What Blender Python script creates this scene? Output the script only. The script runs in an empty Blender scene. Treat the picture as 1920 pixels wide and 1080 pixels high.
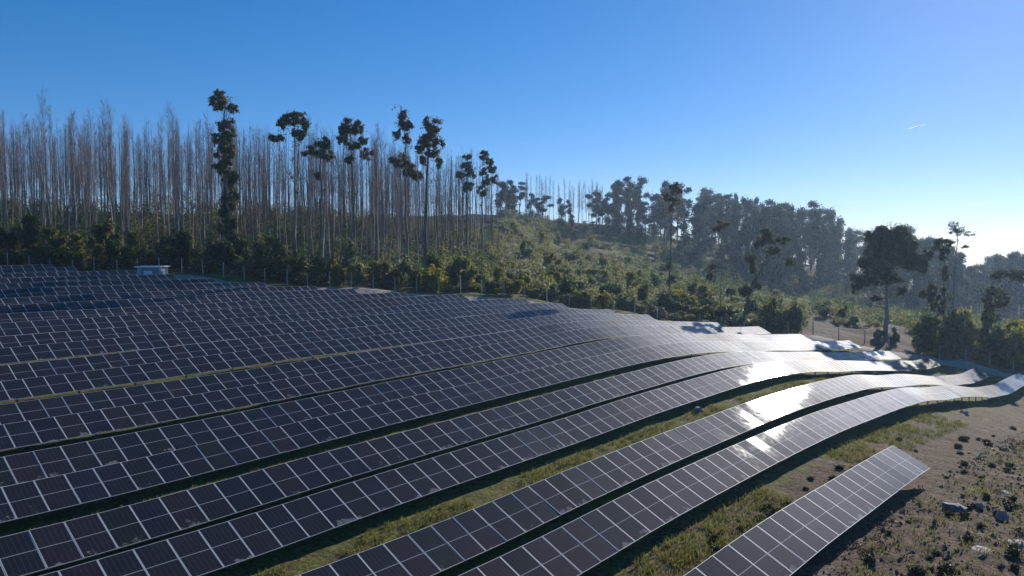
import bpy, math, random
import numpy as np
from mathutils import Matrix, Vector

SC = bpy.context.scene
COL = SC.collection
RND = random.Random(7)
NR = np.random.default_rng(11)

# ------------------------------------------------------------------ camera, sky, sun, exposure
FPX, PITCH, Z0 = 1447.0, math.radians(3.34), 12.0          # focal length in photo pixels, pitch down, camera height
cam_d = bpy.data.cameras.new('camera')
cam_d.sensor_width = 36.0
cam_d.lens = 36.0 * FPX / 1920.0
cam_d.clip_start = 0.3
cam_d.clip_end = 120000.0
cam = bpy.data.objects.new('camera', cam_d)
COL.objects.link(cam)
cam.location = (0, 0, Z0)
cam.rotation_euler = (math.pi / 2 - PITCH, 0, 0)
SC.camera = cam

SUN_AZ, SUN_EL = math.radians(34.0), math.radians(20.8)     # azimuth clockwise from +Y
world = bpy.data.worlds.new('World')
SC.world = world
world.use_nodes = True
wn = world.node_tree.nodes
wl = world.node_tree.links
for n in list(wn):
    wn.remove(n)
wo = wn.new('ShaderNodeOutputWorld')
bg = wn.new('ShaderNodeBackground')
sky = wn.new('ShaderNodeTexSky')
sky.sky_type = 'NISHITA'
sky.sun_disc = False
sky.sun_elevation = SUN_EL
sky.sun_rotation = SUN_AZ
sky.altitude = 2500.0
sky.air_density = 1.0
sky.dust_density = 0.6
sky.ozone_density = 4.5
bg.inputs['Strength'].default_value = 0.122
hsv = wn.new('ShaderNodeHueSaturation')                     # one even grade of the whole sky, as the camera's colour setting gives
hsv.inputs['Saturation'].default_value = 1.27
wl.new(sky.outputs[0], hsv.inputs['Color'])
gam = wn.new('ShaderNodeGamma')
gam.inputs['Gamma'].default_value = 0.78
wl.new(hsv.outputs[0], gam.inputs['Color'])
wb = wn.new('ShaderNodeMix')
wb.data_type = 'RGBA'
wb.blend_type = 'MULTIPLY'
wb.inputs[0].default_value = 1.0
wb.inputs[7].default_value = (0.84, 0.88, 1.07, 1)
wl.new(gam.outputs[0], wb.inputs[6])
wl.new(wb.outputs[2], bg.inputs['Color'])
wl.new(bg.outputs[0], wo.inputs['Surface'])

sun_d = bpy.data.lights.new('sun', 'SUN')
sun_d.energy = 5.0
sun_d.angle = math.radians(0.53)
sun_d.color = (1.0, 0.94, 0.86)
sun = bpy.data.objects.new('sun', sun_d)
COL.objects.link(sun)
sdir = Vector((math.sin(SUN_AZ) * math.cos(SUN_EL), math.cos(SUN_AZ) * math.cos(SUN_EL), math.sin(SUN_EL)))
sun.rotation_euler = sdir.to_track_quat('Z', 'Y').to_euler()
sun.location = (60, 90, 120)

HAZE = 0.00022                                              # density of the haze box at the end of the script
SC.view_settings.view_transform = 'Standard'
SC.view_settings.look = 'None'
SC.view_settings.exposure = 0.4
SC.view_settings.gamma = 1.0
SC.view_settings.use_curve_mapping = False
SC.render.engine = 'CYCLES'
SC.cycles.max_bounces = 6
SC.cycles.diffuse_bounces = 2
SC.cycles.glossy_bounces = 3
SC.cycles.transmission_bounces = 3
SC.cycles.transparent_max_bounces = 6
SC.cycles.volume_bounces = 0
SC.cycles.use_denoising = True
SC.cycles.sample_clamp_indirect = 4.0
SC.cycles.caustics_reflective = False
SC.cycles.caustics_refractive = False

# ------------------------------------------------------------------ helpers
def ray(px, py):
    u = (px - 960) / FPX
    v = (540 - py) / FPX
    c, s = math.cos(PITCH), math.sin(PITCH)
    return np.stack(np.broadcast_arrays(u, c + v * s, -s + v * c), -1)

def at(px, py, Y):
    d = ray(px, py)
    return d * (Y / d[..., 1:2] if d.ndim > 1 else Y / d[1]) + np.array([0, 0, Z0])

def mesh(name, V, Q=None, T=None, mats=(), midx=None, smooth=False):
    me = bpy.data.meshes.new(name)
    V = np.asarray(V, np.float32).reshape(-1, 3)
    Q = np.zeros((0, 4), np.int32) if Q is None else np.asarray(Q, np.int32).reshape(-1, 4)
    T = np.zeros((0, 3), np.int32) if T is None else np.asarray(T, np.int32).reshape(-1, 3)
    me.vertices.add(len(V))
    me.vertices.foreach_set('co', V.ravel())
    loops = np.concatenate([Q.ravel(), T.ravel()])
    me.loops.add(len(loops))
    me.loops.foreach_set('vertex_index', loops)
    nf = len(Q) + len(T)
    me.polygons.add(nf)
    tot = np.concatenate([np.full(len(Q), 4), np.full(len(T), 3)]).astype(np.int32)
    st = np.concatenate([[0], np.cumsum(tot)[:-1]]).astype(np.int32) if nf else tot
    me.polygons.foreach_set('loop_start', st)
    me.polygons.foreach_set('loop_total', tot)
    for m in mats:
        me.materials.append(m)
    if midx is not None:
        me.polygons.foreach_set('material_index', np.asarray(midx, np.int32))
    me.polygons.foreach_set('use_smooth', np.full(nf, bool(smooth)))
    me.update(calc_edges=True)
    me.validate()
    return me

class MB:
    """collects quads and triangles of one part"""
    def __init__(s):
        s.V, s.Q, s.T, s.n = [], [], [], 0
    def add(s, V, Q=None, T=None):
        V = np.asarray(V, float).reshape(-1, 3)
        if Q is not None and len(Q):
            s.Q.append(np.asarray(Q, int).reshape(-1, 4) + s.n)
        if T is not None and len(T):
            s.T.append(np.asarray(T, int).reshape(-1, 3) + s.n)
        s.V.append(V)
        s.n += len(V)
    def box(s, lo, hi):
        x0, y0, z0 = lo
        x1, y1, z1 = hi
        V = [(x0, y0, z0), (x1, y0, z0), (x1, y1, z0), (x0, y1, z0), (x0, y0, z1), (x1, y0, z1), (x1, y1, z1), (x0, y1, z1)]
        s.add(V, [(3, 2, 1, 0), (4, 5, 6, 7), (0, 1, 5, 4), (1, 2, 6, 5), (2, 3, 7, 6), (3, 0, 4, 7)])
    def tube(s, P, R, k=6):
        P = np.asarray(P, float)
        R = np.broadcast_to(np.asarray(R, float), (len(P),))
        tan = np.gradient(P, axis=0)
        tan /= np.linalg.norm(tan, axis=1)[:, None] + 1e-9
        ref = np.where(np.abs(tan[:, 2:3]) > 0.8, [[1.0, 0, 0]], [[0, 0, 1.0]])
        a = np.cross(tan, ref)
        a /= np.linalg.norm(a, axis=1)[:, None]
        b = np.cross(tan, a)
        th = np.linspace(0, 2 * np.pi, k, endpoint=False)
        V = P[:, None, :] + R[:, None, None] * (np.cos(th)[None, :, None] * a[:, None, :] + np.sin(th)[None, :, None] * b[:, None, :])
        m = len(P)
        i, j = np.meshgrid(np.arange(m - 1), np.arange(k), indexing='ij')
        j2 = (j + 1) % k
        Q = np.stack([i * k + j, i * k + j2, (i + 1) * k + j2, (i + 1) * k + j], -1).reshape(-1, 4)
        s.add(V.reshape(-1, 3), Q)
        cap = np.array([[(m - 1) * k] + [0, 0]])  # end cap as a fan
        T = [((m - 1) * k, (m - 1) * k + q, (m - 1) * k + q + 1) for q in range(1, k - 1)]
        T += [(0, q + 1, q) for q in range(1, k - 1)]
        s.T.append(np.array(T, int) + s.n - m * k)
    def leaves(s, C, size, rng, droop=0.3, aspect=0.45):
        """rhombic leaf faces with random directions at the points C"""
        C = np.asarray(C, float)
        n = len(C)
        a = rng.normal(size=(n, 3))
        a[:, 2] -= droop
        a /= np.linalg.norm(a, axis=1)[:, None]
        b = np.cross(a, rng.normal(size=(n, 3)))
        b /= np.linalg.norm(b, axis=1)[:, None] + 1e-9
        L = size * rng.uniform(0.55, 1.35, (n, 1))
        a, b = a * L, b * L * aspect
        s.add(np.stack([C + a, C + b, C - a, C - b], 1).reshape(-1, 3), np.arange(4 * n).reshape(n, 4))
    def build(s, name, mats, smooth=False):
        V = np.concatenate(s.V) if s.V else np.zeros((0, 3))
        return mesh(name, V, np.concatenate(s.Q) if s.Q else None, np.concatenate(s.T) if s.T else None, mats if isinstance(mats, (list, tuple)) else [mats], smooth=smooth)

def link(name, data, parent=None, loc=(0, 0, 0)):
    o = bpy.data.objects.new(name, data)
    COL.objects.link(o)
    o.location = loc
    if parent is not None:
        o.parent = parent
    return o

def thing(name, label, cat, loc=(0, 0, 0), rz=0.0, sc=1.0, group=None):
    o = link(name, None, None, loc)
    o.empty_display_size = 0.3
    o.rotation_euler = (0, 0, rz)
    o.scale = (sc, sc, sc) if not isinstance(sc, tuple) else sc
    tag(o, label, cat, group)
    return o

def tag(o, label, cat, group=None):
    o['label'] = label
    o['category'] = cat
    if group:
        o['group'] = group

def kind(o, k):
    o['kind'] = k
    return o

# ------------------------------------------------------------------ materials
class NT:
    def __init__(s, name):
        s.m = bpy.data.materials.new(name)
        s.m.use_nodes = True
        s.t = s.m.node_tree
        for n in list(s.t.nodes):
            s.t.nodes.remove(n)
        s.out = s.t.nodes.new('ShaderNodeOutputMaterial')
    def n(s, ty, **kw):
        nd = s.t.nodes.new('ShaderNode' + ty)
        for k, v in kw.items():
            if k.startswith('_'):
                setattr(nd, k[1:], v)
            else:
                nd.inputs[k.replace('__', ' ')].default_value = v
        return nd
    def l(s, a, b):
        s.t.links.new(a, b)
    def math(s, op, a, b=None, clamp=False):
        nd = s.n('Math', _operation=op, _use_clamp=clamp)
        for i, v in enumerate((a, b)):
            if v is None:
                continue
            if isinstance(v, (int, float)):
                nd.inputs[i].default_value = v
            else:
                s.l(v, nd.inputs[i])
        return nd.outputs[0]
    def mix(s, f, a, b):
        nd = s.n('Mix', _data_type='RGBA')
        for sock, v in ((nd.inputs[0], f), (nd.inputs[6], a), (nd.inputs[7], b)):
            if isinstance(v, (int, float)):
                sock.default_value = v
            elif isinstance(v, tuple):
                sock.default_value = v + (1,) if len(v) == 3 else v
            else:
                s.l(v, sock)
        return nd.outputs[2]
    def ramp(s, f, stops):
        nd = s.n('ValToRGB')
        e = nd.color_ramp.elements
        while len(e) < len(stops):
            e.new(0.5)
        for el, (p, c) in zip(e, stops):
            el.position = p
            el.color = tuple(c) + (1,) if len(c) == 3 else c
        s.l(f, nd.inputs[0])
        return nd.outputs[0]
    def noise(s, vec, scale, detail=4, rough=0.55):
        nd = s.n('TexNoise', Scale=scale, Detail=detail, Roughness=rough)
        if vec is not None:
            s.l(vec, nd.inputs['Vector'])
        return nd.outputs[0]
    def bsdf(s, **kw):
        return s.n('BsdfPrincipled', **kw)
    def done(s, shader):
        s.l(shader, s.out.inputs['Surface'])
        return s.m

def leaf_mat(name, dark, mid, light, trans=0.48, rough=0.6):
    t = NT(name)
    g = t.n('NewGeometry')
    oi = t.n('ObjectInfo')
    f = t.math('ADD', t.math('MULTIPLY', g.outputs['Random Per Island'], 0.75), t.math('MULTIPLY', oi.outputs['Random'], 0.25))
    c = t.ramp(f, [(0.0, dark), (0.5, mid), (1.0, light)])
    p = t.bsdf(Roughness=rough)
    p.inputs['Specular IOR Level'].default_value = 0.12
    t.l(c, p.inputs['Base Color'])
    tr = t.n('BsdfTranslucent')
    t.l(c, tr.inputs['Color'])
    mx = t.n('MixShader', Fac=trans)
    t.l(p.outputs[0], mx.inputs[1])
    t.l(tr.outputs[0], mx.inputs[2])
    return t.done(mx.outputs[0])

def bark_mat(name, c1, c2, scale=3.0):
    t = NT(name)
    tc = t.n('TexCoord')
    mp = t.n('Mapping')
    mp.inputs['Scale'].default_value = (1, 1, 0.18)
    t.l(tc.outputs['Object'], mp.inputs['Vector'])
    oi = t.n('ObjectInfo')
    f = t.math('ADD', t.noise(mp.outputs[0], scale, 5, 0.65), t.math('MULTIPLY', t.math('SUBTRACT', oi.outputs['Random'], 0.5), 0.35))
    c = t.ramp(f, [(0.3, c1), (0.7, c2)])
    p = t.bsdf(Roughness=0.85)
    t.l(c, p.inputs['Base Color'])
    return t.done(p.outputs[0])

def plain(name, c, rough=0.7, metal=0.0, var=0.15, scale=4.0):
    t = NT(name)
    tc = t.n('TexCoord')
    f = t.noise(tc.outputs['Object'], scale, 5, 0.6)
    c = t.ramp(f, [(0.3, tuple(x * (1 - var) for x in c)), (0.7, tuple(min(1, x * (1 + var)) for x in c))])
    p = t.bsdf(Roughness=rough, Metallic=metal)
    t.l(c, p.inputs['Base Color'])
    return t.done(p.outputs[0])

def glass_mat():
    t = NT('solar_cell_glass')
    tc = t.n('TexCoord')
    oi = t.n('ObjectInfo')
    sx = t.n('SeparateXYZ')
    t.l(tc.outputs['Object'], sx.inputs[0])
    x, y = sx.outputs[0], sx.outputs[1]
    def lines(v, pitch, width):
        fr = t.math('FRACT', t.math('ADD', t.math('DIVIDE', v, pitch), 100.5))
        return t.math('LESS_THAN', t.math('ABSOLUTE', t.math('SUBTRACT', fr, 0.5)), 0.5 * width / pitch)
    gx = lines(x, 0.1785, 0.009)
    gy = lines(y, 0.0962, 0.005)
    grid = t.math('MAXIMUM', gx, t.math('MULTIPLY', gy, 0.6))
    mid = t.math('LESS_THAN', t.math('ABSOLUTE', y), 0.014)
    cell = t.ramp(oi.outputs['Random'], [(0.0, (0.010, 0.013, 0.020)), (0.3, (0.015, 0.014, 0.022)), (0.55, (0.020, 0.015, 0.020)), (0.8, (0.012, 0.012, 0.022)), (1.0, (0.013, 0.016, 0.016))])
    c = t.mix(t.math('MULTIPLY', grid, 0.5), cell, (0.11, 0.115, 0.13))
    c = t.mix(t.math('MULTIPLY', mid, 0.8), c, (0.36, 0.37, 0.40))
    # dust film and dried splashes along the lower edge
    off = t.n('VectorMath', _operation='SCALE')
    comb = t.n('CombineXYZ', X=13.0, Y=37.0, Z=5.0)
    t.l(comb.outputs[0], off.inputs[0])
    t.l(oi.outputs['Random'], off.inputs['Scale'])
    ad = t.n('VectorMath', _operation='ADD')
    t.l(tc.outputs['Object'], ad.inputs[0])
    t.l(off.outputs[0], ad.inputs[1])
    nz = t.noise(ad.outputs[0], 2.4, 5, 0.6)
    low = t.math('MULTIPLY', t.math('ADD', y, 0.98), 0.42)
    splash = t.math('MULTIPLY', t.math('SUBTRACT', t.math('SUBTRACT', nz, 0.49), low), 14.0, clamp=True)
    some = t.math('GREATER_THAN', oi.outputs['Random'], 0.45)
    splash = t.math('MULTIPLY', splash, t.math('MULTIPLY', some, 0.26))
    film = t.math('ADD', t.math('MULTIPLY', t.noise(ad.outputs[0], 0.9, 3, 0.6), 0.022), splash)
    c = t.mix(film, c, (0.55, 0.53, 0.50))
    base = t.n('BsdfDiffuse')
    t.l(c, base.inputs['Color'])
    gl = t.n('BsdfAnisotropic', _distribution='BECKMANN')      # textured, anti-reflective cover glass
    t.l(t.math('ADD', t.math('MULTIPLY', nz, 0.08), 0.115), gl.inputs['Roughness'])
    gl.inputs['Color'].default_value = (0.6, 0.6, 0.6, 1)
    fr = t.n('Fresnel', IOR=1.33)
    m1 = t.n('MixShader')
    t.l(fr.outputs[0], m1.inputs[0])
    t.l(base.outputs[0], m1.inputs[1])
    t.l(gl.outputs[0], m1.inputs[2])
    dust = t.n('BsdfAnisotropic', _distribution='BECKMANN', Roughness=0.56)   # broad sheen of the dust film
    m2 = t.n('MixShader')
    t.l(t.math('MULTIPLY', fr.outputs[0], 0.15), m2.inputs[0])
    t.l(m1.outputs[0], m2.inputs[1])
    t.l(dust.outputs[0], m2.inputs[2])
    return t.done(m2.outputs[0])

M = {}
M['glass'] = glass_mat()
M['frame'] = plain('aluminium_frame', (0.46, 0.47, 0.50), 0.62, 0.0, 0.08, 6)
M['steel'] = plain('galvanised_steel', (0.30, 0.31, 0.32), 0.5, 0.5, 0.15, 8)
M['back'] = plain('panel_back', (0.10, 0.10, 0.11), 0.6, 0.0, 0.1, 3)
M['fpost'] = plain('concrete_post', (0.36, 0.34, 0.30), 0.85, 0, 0.2, 5)
M['wire'] = plain('fence_wire', (0.20, 0.21, 0.20), 0.6, 0.4, 0.1, 5)
M['white'] = plain('white_paint', (0.74, 0.75, 0.76), 0.5, 0, 0.06, 3)
M['wall'] = plain('blue_grey_render', (0.22, 0.27, 0.36), 0.75, 0, 0.12, 3)
M['wall2'] = plain('pale_grey_render', (0.45, 0.48, 0.53), 0.75, 0, 0.1, 3)
M['rock'] = plain('grey_rock', (0.23, 0.22, 0.215), 0.85, 0, 0.4, 5)
M['rock_dark'] = plain('dark_rock', (0.09, 0.095, 0.11), 0.8, 0, 0.35, 5)
M['rock_pale'] = plain('pale_rock', (0.30, 0.265, 0.235), 0.9, 0, 0.3, 4)
M['trunk_thin'] = bark_mat('pale_thin_bark', (0.13, 0.10, 0.085), (0.44, 0.37, 0.32))
M['twig'] = bark_mat('dry_twig', (0.13, 0.098, 0.085), (0.26, 0.20, 0.175), 1.2)
M['trunk'] = bark_mat('eucalyptus_bark', (0.07, 0.055, 0.045), (0.26, 0.22, 0.18))
M['euc'] = leaf_mat('eucalyptus_leaf', (0.035, 0.050, 0.028), (0.075, 0.098, 0.050), (0.15, 0.155, 0.08), 0.45)
M['euc_dry'] = leaf_mat('dry_eucalyptus_leaf', (0.05, 0.052, 0.030), (0.11, 0.10, 0.055), (0.20, 0.16, 0.09), 0.45)
M['ridge'] = leaf_mat('ridge_leaf', (0.026, 0.036, 0.026), (0.050, 0.062, 0.043), (0.090, 0.090, 0.060), 0.3)
M['b_dark'] = leaf_mat('dark_shrub_leaf', (0.030, 0.052, 0.015), (0.068, 0.105, 0.030), (0.13, 0.17, 0.055), 0.52)
M['b_olive'] = leaf_mat('olive_shrub_leaf', (0.06, 0.068, 0.014), (0.18, 0.178, 0.036), (0.31, 0.28, 0.07), 0.56)
M['b_yellow'] = leaf_mat('yellow_green_leaf', (0.09, 0.10, 0.008), (0.20, 0.20, 0.02), (0.34, 0.30, 0.04), 0.55)
M['b_grey'] = leaf_mat('grey_green_leaf', (0.08, 0.10, 0.055), (0.20, 0.215, 0.095), (0.34, 0.34, 0.17), 0.55, 0.5)
M['b_brown'] = leaf_mat('dry_brown_shrub', (0.049, 0.036, 0.028), (0.105, 0.077, 0.056), (0.182, 0.140, 0.105), 0.25)
M['grass'] = leaf_mat('field_grass', (0.07, 0.075, 0.016), (0.16, 0.16, 0.035), (0.28, 0.25, 0.08), 0.45)
M['weed'] = leaf_mat('weed_leaf', (0.018, 0.022, 0.010), (0.04, 0.045, 0.018), (0.09, 0.085, 0.03), 0.3)
M['tuft'] = leaf_mat('dry_tuft', (0.03, 0.027, 0.016), (0.085, 0.07, 0.04), (0.17, 0.14, 0.085), 0.3)
M['clod'] = plain('soil_clod', (0.13, 0.10, 0.075), 0.95, 0, 0.5, 1.5)

# ------------------------------------------------------------------ terrain
W = 1.15                                                   # panel pitch along a row (m)
ROW_AZ, TILT, PL = math.radians(41.2), math.radians(25.7), 2.0
ER = np.array([math.sin(ROW_AZ), math.cos(ROW_AZ), 0.0])   # along the rows
EC = np.array([-math.cos(ROW_AZ), math.sin(ROW_AZ), 0.0])  # across the rows, away from the camera
TOP_H = 1.24                                               # upper panel edge above ground
# height of the upper panel edges (hundredths of a pitch), rows: across -24..114 step 6, columns: along -42..138 step 6
GRID = [
    [-968,-954,-938,-921,-901,-880,-859,-841,-832,-836,-860,-905,-973,-1063,-1171,-1293,-1424,-1557,-1688,-1814,-1932,-2041,-2140,-2229,-2308,-2377,-2439,-2495,-2546,-2595,-2642],
    [-953,-942,-930,-917,-902,-885,-868,-851,-839,-837,-852,-888,-948,-1031,-1131,-1244,-1364,-1487,-1609,-1728,-1841,-1945,-2038,-2122,-2195,-2259,-2315,-2367,-2415,-2462,-2508],
    [-938,-930,-922,-913,-902,-891,-877,-862,-848,-839,-844,-871,-924,-1000,-1091,-1194,-1304,-1417,-1530,-1642,-1749,-1848,-1937,-2015,-2082,-2139,-2190,-2238,-2284,-2329,-2373],
    [-922,-917,-912,-907,-901,-895,-887,-876,-861,-845,-839,-857,-904,-971,-1053,-1145,-1243,-1344,-1448,-1552,-1655,-1751,-1836,-1908,-1968,-2018,-2064,-2108,-2152,-2195,-2239],
    [-905,-903,-901,-899,-898,-897,-895,-890,-880,-860,-839,-850,-890,-947,-1017,-1096,-1179,-1268,-1362,-1459,-1557,-1651,-1734,-1800,-1852,-1895,-1937,-1978,-2020,-2062,-2105],
    [-886,-886,-887,-889,-891,-895,-899,-902,-901,-889,-852,-857,-890,-928,-982,-1045,-1111,-1185,-1272,-1360,-1453,-1549,-1630,-1691,-1732,-1769,-1807,-1848,-1889,-1930,-1972],
    [-865,-867,-870,-874,-880,-888,-897,-907,-917,-927,-917,-903,-909,-918,-947,-991,-1035,-1093,-1179,-1254,-1341,-1441,-1519,-1579,-1607,-1639,-1678,-1718,-1759,-1800,-1841],
    [-842,-846,-850,-856,-864,-874,-886,-901,-917,-932,-931,-913,-904,-903,-904,-920,-948,-992,-1074,-1140,-1225,-1320,-1388,-1452,-1476,-1509,-1549,-1590,-1631,-1671,-1711],
    [-817,-822,-827,-834,-842,-853,-866,-881,-896,-895,-880,-873,-865,-849,-844,-843,-861,-910,-984,-1049,-1123,-1194,-1250,-1322,-1354,-1386,-1425,-1465,-1505,-1544,-1583],
    [-791,-795,-800,-807,-815,-825,-836,-849,-857,-857,-842,-827,-817,-807,-797,-793,-807,-848,-912,-965,-1032,-1086,-1140,-1195,-1233,-1269,-1307,-1345,-1383,-1421,-1458],
    [-762,-766,-770,-775,-782,-789,-798,-805,-811,-812,-808,-795,-782,-773,-764,-754,-749,-783,-835,-886,-947,-995,-1043,-1082,-1120,-1157,-1193,-1229,-1265,-1300,-1335],
    [-731,-734,-736,-740,-744,-748,-752,-755,-757,-759,-757,-750,-738,-733,-726,-722,-710,-731,-776,-829,-880,-934,-962,-988,-1019,-1051,-1084,-1117,-1150,-1182,-1214],
    [-698,-699,-700,-701,-702,-702,-702,-701,-700,-700,-697,-687,-679,-683,-684,-685,-686,-692,-720,-767,-808,-852,-878,-900,-924,-951,-980,-1009,-1039,-1068,-1097],
    [-663,-662,-660,-659,-657,-654,-650,-644,-638,-632,-629,-628,-623,-625,-627,-630,-629,-642,-661,-699,-733,-768,-793,-813,-833,-855,-880,-905,-930,-956,-982],
    [-625,-622,-618,-614,-609,-603,-596,-587,-577,-568,-567,-570,-572,-575,-579,-577,-575,-580,-597,-629,-659,-686,-708,-726,-744,-762,-782,-803,-825,-847,-870],
    [-586,-580,-575,-568,-561,-552,-542,-530,-519,-509,-503,-509,-515,-518,-520,-517,-529,-539,-546,-565,-587,-607,-625,-641,-656,-671,-687,-705,-723,-741,-760],
    [-545,-537,-529,-521,-511,-501,-489,-476,-463,-454,-457,-451,-454,-460,-459,-474,-481,-489,-494,-503,-517,-531,-545,-557,-569,-581,-594,-608,-623,-637,-653],
    [-502,-493,-483,-473,-462,-450,-437,-423,-411,-399,-388,-384,-391,-401,-413,-429,-434,-436,-438,-442,-449,-457,-466,-475,-484,-493,-503,-513,-524,-536,-548],
    [-458,-447,-436,-424,-412,-399,-386,-373,-360,-348,-338,-337,-341,-345,-359,-373,-379,-380,-379,-379,-381,-384,-389,-394,-400,-406,-412,-420,-428,-436,-445],
    [-412,-400,-388,-376,-363,-350,-336,-323,-312,-302,-295,-295,-284,-285,-303,-314,-319,-320,-318,-315,-313,-312,-313,-314,-316,-319,-323,-327,-332,-338,-343],
    [-366,-353,-340,-327,-314,-300,-288,-275,-265,-256,-251,-246,-241,-231,-244,-254,-258,-258,-254,-250,-245,-241,-237,-235,-234,-233,-234,-235,-238,-241,-244],
    [-319,-306,-292,-279,-265,-252,-240,-228,-219,-211,-206,-201,-197,-188,-190,-194,-196,-194,-190,-183,-176,-169,-162,-156,-152,-148,-146,-144,-144,-144,-145],
    [-272,-258,-244,-230,-217,-204,-192,-181,-173,-166,-160,-155,-149,-142,-138,-136,-134,-131,-124,-116,-107,-97,-87,-78,-70,-63,-58,-54,-51,-49,-47],
    [-224,-210,-196,-182,-168,-156,-145,-135,-127,-120,-114,-108,-102,-94,-86,-79,-73,-67,-59,-49,-37,-24,-12,1,12,22,30,37,42,46,50],
]
GR = np.array(GRID, float).T / 100.0

def cr(x):
    return [-.5 * x + x * x - .5 * x ** 3, 1 - 2.5 * x * x + 1.5 * x ** 3, .5 * x + 2 * x * x - 1.5 * x ** 3, -.5 * x * x + .5 * x ** 3]

def ztop(t, q):
    """surface through the upper panel edges, t and q in panel pitches"""
    a = np.clip((np.asarray(t, float) + 42) / 6, 1, GR.shape[0] - 2.001)
    c = np.clip((np.asarray(q, float) + 24) / 6, 1, GR.shape[1] - 2.001)
    i, j = a.astype(int), c.astype(int)
    wt, wq = cr(a - i), cr(c - j)
    return sum(wt[m] * wq[n] * GR[i - 1 + m, j - 1 + n] for m in range(4) for n in range(4))

FX = np.array([-200, 33, 235, 399, 522, 602, 719, 839, 918, 997, 1077, 1190, 1340, 1500, 1650, 1805, 1904, 2100], float)
FB = np.array([500, 503, 510, 519, 530, 536, 546, 552, 559, 568, 580, 594, 613, 627, 648, 668, 688, 725], float)
YX = np.array([-300, 0, 315, 660, 860, 1050, 1217, 1419, 1593, 1909, 2300], float)
YV = np.array([106, 106, 105, 104, 106, 107, 108.5, 112, 114, 113, 110], float)
CX = np.array([-300, 0, 300, 600, 850, 950, 1100, 1300, 1500, 1650, 1800, 1950, 2250], float)
CD = np.array([0, 12, 37, 77, 150, 230, 340, 620], float)
CT = np.array([np.interp(CX, FX, FB),
               [490, 490, 500, 524, 540, 550, 570, 595, 612, 634, 654, 682, 715],
               [450, 450, 462, 482, 508, 522, 547, 577, 599, 615, 640, 662, 690],
               [398, 398, 403, 414, 452, 477, 507, 550, 584, 600, 618, 638, 655],
               [405, 402, 403, 407, 414, 427, 460, 508, 564, 588, 600, 612, 620],
               [425, 420, 415, 413, 404, 401, 419, 452, 497, 532, 568, 580, 586],
               [445, 440, 430, 425, 416, 415, 430, 462, 500, 528, 550, 558, 560],
               [452, 448, 440, 435, 430, 430, 440, 475, 520, 540, 545, 548, 550]], float)

def vnoise(x, y, seed=0):
    """smooth value noise"""
    xi, yi = np.floor(x), np.floor(y)
    fx, fy = x - xi, y - yi
    fx, fy = fx * fx * (3 - 2 * fx), fy * fy * (3 - 2 * fy)
    def h(a, b):
        v = np.sin(a * 127.1 + b * 311.7 + seed * 74.7) * 43758.5453
        return v - np.floor(v)
    return (h(xi, yi) * (1 - fx) + h(xi + 1, yi) * fx) * (1 - fy) + (h(xi, yi + 1) * (1 - fx) + h(xi + 1, yi + 1) * fx) * fy - 0.5

def fence_y(px):
    return np.interp(px, YX, YV)

def ground(X, Y, rough=True):
    X, Y = np.asarray(X, float), np.asarray(Y, float)
    t = (X * ER[0] + Y * ER[1]) / W
    q = (X * EC[0] + Y * EC[1]) / W
    zf = ztop(t, q) * W + Z0 - TOP_H - 0.35 * np.clip((17.5 - q) / 5, 0, 1)
    Ys = np.maximum(Y, 40.0)
    px = np.clip(960 + FPX * X / Ys, -290, 2240)
    D = Y - fence_y(px)
    Dc = np.clip(D, 0, 619.9)
    ci = np.clip(np.searchsorted(CX, px, side='right') - 1, 0, len(CX) - 2)
    di = np.clip(np.searchsorted(CD, Dc, side='right') - 1, 0, len(CD) - 2)
    fx = (px - CX[ci]) / (CX[ci + 1] - CX[ci])
    fd = (Dc - CD[di]) / (CD[di + 1] - CD[di])
    fx = fx * fx * (3 - 2 * fx)
    yp = (CT[di, ci] * (1 - fx) + CT[di, ci + 1] * fx) * (1 - fd) + (CT[di + 1, ci] * (1 - fx) + CT[di + 1, ci + 1] * fx) * fd
    r = ray(px, yp)
    zb = Z0 + r[..., 2] / r[..., 1] * Ys
    b = np.clip((D + 6) / 6, 0, 1)
    b = b * b * (3 - 2 * b)
    z = zf * (1 - b) + zb * b
    if rough:
        op = np.clip((9.5 - q) / 2, 0, 1) * np.clip((t - 18) / 6, 0, 1)
        z = z + op * (vnoise(X * 1.4, Y * 1.4, 6) * 0.16 + vnoise(X * 3.1, Y * 3.1, 7) * 0.10) + vnoise(X * 0.9, Y * 0.9, 1) * 0.10 + vnoise(X * 2.3, Y * 2.3, 2) * 0.06 + b * (vnoise(X * 0.11, Y * 0.11, 3) * 1.6 + vnoise(X * 0.35, Y * 0.35, 4) * 0.5)
    return z

def axis(segs):
    out = [segs[0][0]]
    for a, b, st in segs:
        n = max(1, int(round((b - a) / st)))
        out += list(a + (b - a) * np.arange(1, n + 1) / n)
    return np.array(out)

gx = axis([(-470, -140, 6), (-140, -20, 1.2), (-20, 4, 0.6), (4, 42, 0.3), (42, 110, 1.0), (110, 470, 6)])
gy = axis([(-50, 10, 2), (10, 75, 0.3), (75, 130, 0.8), (130, 220, 1.6), (220, 420, 4), (420, 680, 10)])
GX, GY = np.meshgrid(gx, gy, indexing='xy')
GZ = ground(GX, GY)
nx, ny = len(gx), len(gy)
ii, jj = np.meshgrid(np.arange(nx - 1), np.arange(ny - 1), indexing='xy')
quad = np.stack([jj * nx + ii, jj * nx + ii + 1, (jj + 1) * nx + ii + 1, (jj + 1) * nx + ii], -1).reshape(-1, 4)

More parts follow.
